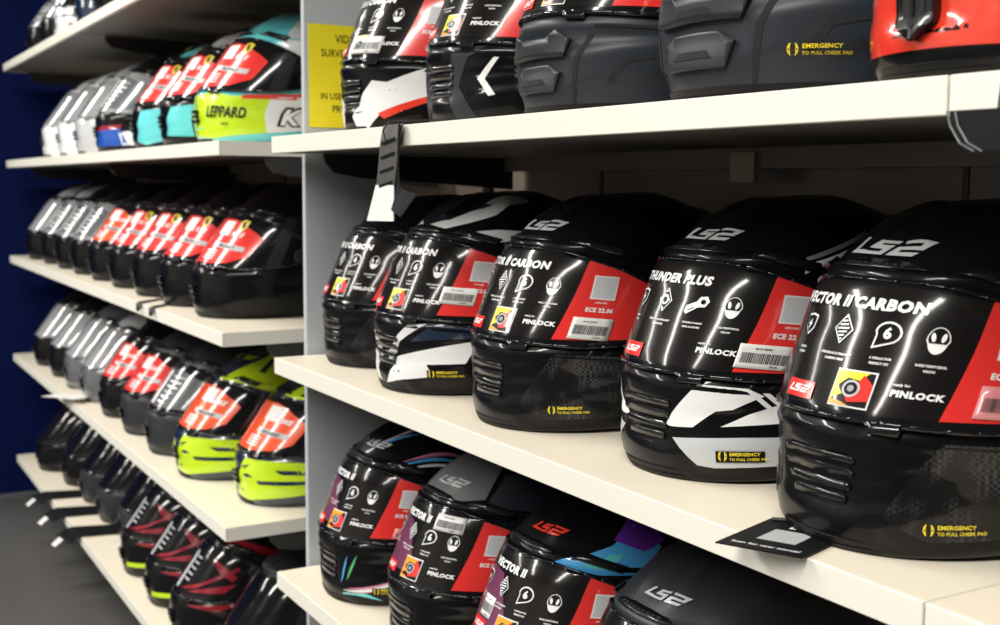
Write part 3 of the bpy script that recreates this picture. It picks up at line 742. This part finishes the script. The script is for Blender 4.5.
# ------------------------------------------------------------------ helmets, right rack
z2 = ZR[2]; z3 = ZR[3]; z1 = ZR[1]
gB = 'black helmets on the middle right shelf'
FC = dict(film=film_ls2('VECTOR II CARBON'), fkey='carbon'); FT = dict(film=film_ls2('THUNDER PLUS', 'thunder'), fkey='thunder'); FV = dict(film=film_ls2('VECTOR II', 'light'), fkey='light')
helmet(-.668, .845, z2, 'large glossy black helmet nearest the camera, above the square black card', None, graphics=(CARBON,), gname='carbon', price=(60, .137, .052, .026, 'film_pink'),
       logo_=(-2, .260, 'silver_print', 1.4), sticker=(51, .034, None), **FC)
helmet(-.923, .868, z2, 'black helmet with white and silver chin graphics and a film reading THUNDER PLUS', None, graphics=(THUNDER,), gname='thunder', price=(52, .136, .052, .024, 'paper_white'),
       logo_=(3, .261, 'silver_print', 1.25), sticker=(50, .036, 'card_black'), **FT)
helmet(-1.200, .845, z2, 'black carbon helmet, third from the right on the middle shelf, before the hatched one', None, graphics=(CARBON,), gname='carbon', price=(57, .135, .046, .026, 'paper_white'),
       logo_=(3, .261, 'silver_print', 1.3), sticker=(53, .036, None), **FC)
helmet(-1.476, .842, z2, 'black helmet with white swooshes on crown and chin, middle right shelf', None, graphics=(WHITEG,), gname='whiteg', price=(50, .148, .046, .024, 'paper_white'),
       logo_=(16, .264, 'navy_paint', .6), sticker=(50, .038, 'card_black'), **FC)
helmet(-1.729, .860, z2, 'plain black helmet on the middle right shelf under the hanging grey tag', None, graphics=(CARBON,), gname='carbon', price=(60, .140, .046, .024, 'film_pink'),
       sticker=(70, .040, None), sc=.97, **FC)
helmet(-1.690, .840, z3, 'black helmet with curved blue, pink and white stripes on the lower right shelf', None, graphics=(STRIPES,), gname='stripes', price=(60, .130, .030, .016, 'film_pink'),
       logo_=(12, .266, 'silver_print', 1.0), sticker=(56, .034, 'card_black'), **FV)
helmet(-1.425, .838, z3, 'helmet with matte grey crown and a neon yellow flash behind, lower right shelf', None, graphics=(GREYTOP,), gname='greytop', price=(30, .205, .044, .022, 'paper_white'),
       logo_=(8, .264, 'silver_print', 1.1), **FV)
helmet(-1.170, .832, z3, 'black helmet with red forehead logo and a blue and purple flame on its side', None, graphics=(GALAXY,), gname='galaxy', price=(-8, .152, .026, .026, 'paper_white'),
       logo_=(8, .264, 'red_paint', 1.0), **FV)
helmet(-.917, .808, z3, 'matte black helmet with silver forehead logo at the bottom edge of the picture', None, shell='black_matte', logo_=(8, .264, 'silver_print', 1.0), **FV)
# upper shelf, only the lower halves are in view
helmet(-1.655, .868, z1, 'helmet with white and red chin standing before the yellow notice', None, graphics=(REDCHIN,), gname='redchin', visor='visor_smoke', price=(19, .134, .058, .027, 'paper_white'), **FC)
helmet(-1.390, .880, z1, 'glossy black helmet with small white angled mark on its side, upper right shelf', None, graphics=(SMARK,), gname='smark', **FC)
helmet(-1.101, .850, z1, 'matte charcoal helmet with angular vents, upper right shelf beside the modular one', None, shell='slate_matte', graphics=(ADVLINES,), gname='adv', vent='black_matte', st='adv', **FC)
helmet(-.826, .862, z1, 'broad matte black modular helmet on the upper right shelf, yellow print on its cheek', None, shell='slate_matte', graphics=(ADVLINES,), gname='adv', vent='black_matte', st='adv', sticker=(48, .042, None), sc=1.12)
helmet(-.552, .815, z1, 'red, black and white helmet at the right end of the upper shelf', None, graphics=(REDFRONT,), gname='redfront', yaw=R(-4), vst='tall')

# ------------------------------------------------------------------ helmets, left rack
RC = dict(film=film_color('film_red', ('K1 S', 'PROTECT'), True), fkey='red_crest')
RP = dict(film=film_color('film_red', ('DARK', 'VISOR'), False), fkey='red_plain')
OR_ = dict(film=film_color('film_orange', ('SMOKE', 'INCLUDED'), False, white=(12, 30)), fkey='orange')
CL = dict(film=film_clear(), fkey='clear')
FS = dict(film=film_streak(), fkey='streak')
def BADGES(sk):
    for k in range(6): sk.shape(oval(.0042, .0042, 10), 24+k*5, .243-k*.0016, 'white_print' if k != 4 else 'red_paint', .0012)
def row(z, lst, yaw=0):
    for (x, y, label, kw) in lst: helmet(x, y, z, label, None, lod=1, **kw)
GL = dict(graphics=(), gname='')
row(ZL[2], [
 (-2.405, 0.842, 'black helmet with red crested visor film beside the grey upright, middle left shelf', dict(RC, logo_=None)),
 (-2.662, 0.842, 'black helmet with red film, second from the upright on the middle left shelf', dict(RC)),
 (-2.919, 0.842, 'black helmet with red film, third from the upright on the middle left shelf', dict(RC)),
 (-3.176, 0.842, 'black helmet with red film, fourth from the upright on the middle left shelf', dict(RC)),
 (-3.433, 0.842, 'black helmet with bright orange visor film on the middle left shelf', dict(OR_)),
 (-3.690, 0.842, 'helmet with pale clear visor film just left of the orange one, middle left shelf', dict(CL, visor='visor_clear')),
 (-3.947, 0.842, 'helmet with clear visor, second left of the orange one on the middle left shelf', dict(CL, visor='visor_clear')),
 (-4.204, 0.842, 'silver-topped helmet with clear visor near the far end of the middle left shelf', dict(CL, visor='visor_clear', graphics=(GREYSLASH,), gname='greyslash')),
 (-4.470, 0.835, 'black helmet with pale grey visor at the far end of the middle left shelf', dict(visor='visor_clear', graphics=(GREYSLASH,), gname='greyslash')),
])
row(ZL[3], [
 (-2.292, 0.890, 'neon yellow helmet with red film half hidden by the grey upright', dict(OR_, graphics=(NEON,), gname='neon', shell='navy_paint')),
 (-2.560, 0.840, 'neon yellow helmet with red film standing fully clear of the upright', dict(OR_, graphics=(NEON,), gname='neon', shell='navy_paint')),
 (-2.820, 0.840, 'matte black helmet with grey film just left of the neon yellow helmets', dict(CL, shell='black_matte', visor='visor_smoke')),
 (-3.078, 0.840, 'matte black helmet with red film, lower left shelf', dict(RP, shell='black_matte')),
 (-3.336, 0.840, 'black helmet with dull red film behind the matte one, lower left shelf', dict(RP)),
 (-3.594, 0.840, 'dark grey helmet with silver slashes on the lower left shelf', dict(shell='steel_grey', graphics=(GREYSLASH,), gname='greyslash', visor='visor_clear')),
 (-3.852, 0.840, 'grey helmet with clear visor, second silver one on the lower left shelf', dict(shell='steel_grey', visor='visor_clear')),
 (-4.110, 0.840, 'black helmet with bright clear visor near the far end of the lower left shelf', dict(visor='visor_clear')),
 (-4.390, 0.835, 'black helmet with pale visor at the far end of the lower left shelf', dict(visor='visor_clear')),
])
row(ZL[4], [
 (-2.345, 0.875, 'matte black helmet with a row of small white dots on the bottom left shelf', dict(shell='black_matte', vent='grey_matte', graphics=(BADGES,), gname='badges')),
 (-2.610, 0.835, 'black helmet with crimson streaks beside the one with white dots, bottom left shelf', dict(FS, graphics=(MAGENTA,), gname='magenta')),
 (-2.868, 0.842, 'crimson-streaked helmet in the middle of three alike on the bottom left shelf', dict(FS, graphics=(MAGENTA,), gname='magenta')),
 (-3.128, 0.842, 'farthest of the three crimson-streaked helmets on the bottom left shelf', dict(FS, graphics=(MAGENTA,), gname='magenta')),
 (-3.400, 0.895, 'matte black helmet set back on the bottom left shelf, beside the film-covered ones', dict(shell='black_matte')),
 (-3.660, 0.890, 'matte black helmet set back on the bottom left shelf, second beyond the film-covered ones', dict(shell='black_matte')),
 (-3.918, 0.890, 'matte black helmet set back on the bottom left shelf, third beyond the film-covered ones', dict(shell='black_matte')),
 (-4.177, 0.880, 'black helmet second from the far end of the bottom left shelf', dict()),
 (-4.440, 0.840, 'black helmet with faint highlights at the far end of the bottom left shelf', dict()),
])
row(ZL[1], [
 (-2.372, 0.845, 'turquoise and white helmet with lime chin reading LEPPARD', dict(RC, shell='turquoise_paint', graphics=(LEPPARD, LEPTXT), gname='leppard')),
 (-2.640, 0.845, 'helmet with pale cream crown and red film, next to the one with the word LEPPARD', dict(RC, graphics=(CREAMT,), gname='creamt')),
 (-2.900, 0.845, 'helmet with red film and turquoise chin, second left of the one reading LEPPARD', dict(RC, graphics=(TURQ,), gname='turq')),
 (-3.270, 0.835, 'black helmet with blue and white chin on the upper left shelf', dict(CL, graphics=(BLUEW,), gname='bluew', visor='visor_clear')),
 (-3.545, 0.835, 'silver grey helmet beside the black one with the blue chin, upper left shelf', dict(shell='pearl_grey', visor='visor_clear')),
 (-3.815, 0.835, 'white helmet with clear visor, second from the far end of the upper left shelf', dict(shell='white_paint', visor='visor_clear')),
 (-4.085, 0.835, 'white helmet with pale visor at the far end of the upper left shelf', dict(shell='white_paint', visor='visor_clear')),
])
row(ZL[0], [
 (-3.325, 0.855, 'dark helmet with blue tinge at the right of the topmost shelf', dict(graphics=(GREYSLASH,), gname='greyslash')),
 (-3.585, 0.855, 'dark blue and grey helmet on the topmost shelf', dict(shell='navy_paint', graphics=(GREYSLASH,), gname='greyslash')),
 (-3.875, 0.845, 'white helmet with small red mark on the topmost shelf', dict(shell='white_paint', graphics=(WREDDOT,), gname='wreddot')),
 (-4.175, 0.855, 'black helmet with white visor film on the topmost shelf', dict(CL, visor='visor_clear')),
 (-4.445, 0.855, 'helmet with pale visor at the far left end of the topmost shelf', dict(CL, visor='visor_clear')),
])

# blue partition past the far end of the racks
t = empty('partition', (-4.86, .62, 0), label='tall blue partition panel at the far left end of the racks', category='partition')
bm = bmesh.new(); box(bm, -.02, .02, -.42, .60, .02, ZC+1.2, bev=.003); bm_obj('panel', bm, 'wall_blue', t)
bm = bmesh.new(); box(bm, -.03, .03, -.43, .61, 0, .02, bev=.002); bm_obj('floor_rail', bm, 'metal_grey', t)

# ------------------------------------------------------------------ hang tags, cards and straps
def sheet(bm, path, wv, th, mi=0, i0=0, i1=None):
    """flat card following a 3D path; wv = half width vector (or one per point)"""
    n = len(path); P = [Vector(p) for p in path]; Wv = [Vector(w) for w in (wv if isinstance(wv, list) else [wv]*n)]
    rows = []
    for k in range(n):
        t = (P[min(n-1, k+1)]-P[max(0, k-1)]).normalized(); nn = t.cross(Wv[k]).normalized()*th/2
        rows.append([bm.verts.new(P[k]+Wv[k]*a+nn*b) for a, b in ((-1, -1), (1, -1), (1, 1), (-1, 1))])
    fs = []
    for A, B in zip(rows, rows[1:]):
        for k in range(4): fs.append(bm.faces.new((A[k], A[(k+1) % 4], B[(k+1) % 4], B[k])))
    fs += [bm.faces.new(rows[0][::-1]), bm.faces.new(rows[-1])]
    for f in fs: f.material_index = mi
    bmesh.ops.recalc_face_normals(bm, faces=fs)
def flat_text(bm, txt, o, ux, uy, size, mi=0, bold=.03, align='CENTER'):
    vs, fs = text2d(txt, size, 0, bold, align); o, ux, uy = Vector(o), Vector(ux), Vector(uy)
    V = [bm.verts.new(o+ux*x+uy*y) for x, y in vs]
    for f in fs:
        try: bm.faces.new([V[i] for i in f]).material_index = mi
        except ValueError: pass
# big grey tag hanging over the upper right shelf edge
zt = ZC
t = empty('hang_tag', (-1.385, .642, zt+.074), label='grey folded hang tag with white end over the upper shelf edge', category='tag')
o = lambda x, y, z: (x+1.385, y-.642, z-.074)
bm = bmesh.new(); sheet(bm, [o(-1.374, .645, .075), o(-1.376, .641, .055), o(-1.382, .640, .02), o(-1.388, .640, -.003)], [(.029, 0, 0), (.028, 0, 0), (.027, 0, 0), (.027, .0, 0)], .0012)
bm_obj('front_flap', bm, 'tag_grey', t)
bm = bmesh.new(); sheet(bm, [o(-1.388, .6395, -.001), o(-1.402, .639, -.047)], [(.027, 0, 0), (.041, 0, .001)], .0012)
bm_obj('white_end', bm, 'paper_white', t, label='white paper end')
E_ = [(-1.345, .640, .076), (-1.346, .639, .02), (-1.341, .638, .000), (-1.322, .634, -.006), (-1.262, .622, -.0115)]
Wf = [(-.004, .001, -.001), (-.006, .001, -.002), (-.014, .003, -.008), (-.022, .002, -.013), (-.024, .001, -.014)]
bm = bmesh.new(); sheet(bm, [o(*[a+b for a, b in zip(e, w)]) for e, w in zip(E_, Wf)], Wf, .0012)
bm_obj('rear_flap', bm, 'card_black', t)
bm = bmesh.new()
for k in range(4): sheet(bm, [o(-1.376-.0028*k, .6386, .056-.018*k), o(-1.376-.0028*k, .6386, .0525-.018*k)], (.020, 0, .003), .0006)
bm_obj('print', bm, 'card_black', t)
bm = bmesh.new(); tube(bm, [o(-1.384, .639, .055), o(-1.386, .636, .068), o(-1.376, .640, .078), o(-1.365, .66, .080), o(-1.360, .70, .082)], .0011)
bm_obj('cord', bm, 'cord', t)
# dark pouch hanging at the right end of the upper shelf
t = empty('hang_tag', (-.51, .643, zt+.05), label='black plastic tag with glossy curved rim hanging below the upper shelf at right', category='tag')
bm = bmesh.new(); prism(bm, [(-.016, 0), (-.012, -.012), (-.004, -.022), (.006, -.026), (.09, -.026), (.09, 0)], 1, -.0015, .0015); bm_obj('body', bm, 'card_black', t)
for dx in (0, .006):
    bm = bmesh.new(); tube(bm, [(-.017+dx, -.002, .0), (-.014+dx, -.002, -.010), (-.006+dx, -.002, -.021), (.005+dx, -.002, -.0265)], .0007); bm_obj('clear_rim', bm, 'rim_clear', t)
bm = bmesh.new(); tube(bm, [(.02, 0, -.001), (.02, .003, .026), (.02, .02, .0275)], .0010); bm_obj('cord', bm, 'cord', t)
# square cards under the nearest helmet
zs = ZC + ZR[2]
t = empty('care_card', (-.690, .668, zs), label='square black card with white code patch jutting over the shelf edge', category='card')
c = [(-.7053, .6104, .0015), (-.7353, .6965, .0012), (-.668, .722, .0012), (-.6419, .6419, .0015)]
cc = [Vector((x+.690, y-.668, z)) for x, y, z in c]
bm = bmesh.new(); lo = [bm.verts.new(p) for p in cc]; hi = [bm.verts.new(p+Vector((0, 0, .0010))) for p in cc]
bm.faces.new(lo); bm.faces.new(hi[::-1])
for k in range(4): bm.faces.new((lo[k], lo[(k+1) % 4], hi[(k+1) % 4], hi[k]))
bmesh.ops.recalc_face_normals(bm, faces=bm.faces[:]); bm_obj('card', bm, 'card_black', t)
ctr = sum(cc, Vector())/4 + Vector((0, 0, .0013)); ux = (cc[3]-cc[0]).normalized(); uy = (cc[1]-cc[0]).normalized()
bm = bmesh.new(); q = [bm.verts.new(ctr+ux*a+uy*b+Vector((0, 0, .0001))) for a, b in ((-.016, -.016), (.016, -.016), (.016, .012), (.010, .018), (-.016, .018))]; bm.faces.new(q)
bm_obj('code_patch', bm, 'paper_grey', t, label='pale blank patch')
bm = bmesh.new(); flat_text(bm, 'Scan for user manual', ctr-uy*.034, ux, uy, .0062); flat_text(bm, 'LS2', ctr+uy*.026, ux, uy, .012, bold=.05); bm_obj('print', bm, 'white_print', t)
bm = bmesh.new(); tube(bm, [cc[1]+Vector((.004, -.002, .002)), cc[1]+Vector((.03, .014, .004)), cc[1]+Vector((.07, .03, .002))], .0016); bm_obj('cord', bm, 'cord', t)
t = empty('care_card', (-.612, .752, zs), label='black card with pink underside peeking out beneath the nearest helmet', category='card')
bm = bmesh.new(); P = [(-.640+.612, .705-.752), (-.609+.612, .722-.752), (-.585+.612, .775-.752), (-.640+.612, .785-.752)]
prism(bm, P, 2, .0010, .0018); bm_obj('card', bm, 'card_black', t)
bm = bmesh.new(); prism(bm, [(x*1.10, y*1.10) for x, y in P], 2, .0002, .0009); bm_obj('backing', bm, 'film_pink', t, label='pink backing sheet')
# tags lying over the front edge of the bottom left shelf
z4 = ZC + ZL[4]
for i, (x, wd, drop, lb) in enumerate(((-4.03, .050, .012, 'dark strap tag with white tip over the bottom left shelf edge, farthest of three'),
                                 (-3.80, .055, .016, 'dark strap tag with white tip over the bottom left shelf edge, middle of three'),
                                 (-3.56, .055, .020, 'dark strap tag with white tip over the bottom left shelf edge, nearest of three'))):
    t = empty('strap_tag', (x, D, z4), label=lb, category='tag')
    bm = bmesh.new(); sheet(bm, [(.03, .16, .002), (.01, .06, .004), (0, .0, .006), (-.005, -.022, .0), (-.015, -.030, -drop*.6), (-.030, -.040, -drop)], (wd, .006, 0), .0015); bm_obj('strap', bm, 'card_black', t)
    bm = bmesh.new(); sheet(bm, [(-.030, -.042, -drop+.002), (-.050, -.062, -drop-.022)], (wd*.55, 0, .004), .0015); bm_obj('white_tip', bm, 'paper_white', t, label='white paper tip')
for x, lb in ((-2.70, 'thin black strap lying across the middle left shelf, left one'), (-2.585, 'thin black strap lying across the middle left shelf, right one')):
    t = empty('chin_strap', (x, D, ZC+ZL[2]), label=lb, category='strap')
    bm = bmesh.new(); sheet(bm, [(-.13, .09, .0015), (-.08, .045, .002), (-.04, .008, .003), (-.02, -.006, .001), (-.015, -.008, -.010)], (.004, .006, 0), .0016); bm_obj('webbing', bm, 'cord', t)
    bm = bmesh.new(); tube(bm, [(-.017, -.010, -.008), (-.014, -.010, -.015)], .0045, 8); bm_obj('end_stud', bm, 'rubber', t)
t = empty('paper_tag', (-3.64, .652, ZC+ZL[3]), label='white paper tag lying on the lower left shelf before the silver helmets', category='tag')
bm = bmesh.new(); sheet(bm, [(-.09, -.04, .001), (-.04, -.02, .006), (.03, .0, .012), (.09, .02, .016)], (-.012, .026, 0), .0012); bm_obj('sheet', bm, 'paper_white', t)
bm = bmesh.new(); tube(bm, [(.085, .018, .017), (.100, .016, .010), (.115, .020, .003)], .0010); bm_obj('cord', bm, 'cord', t)
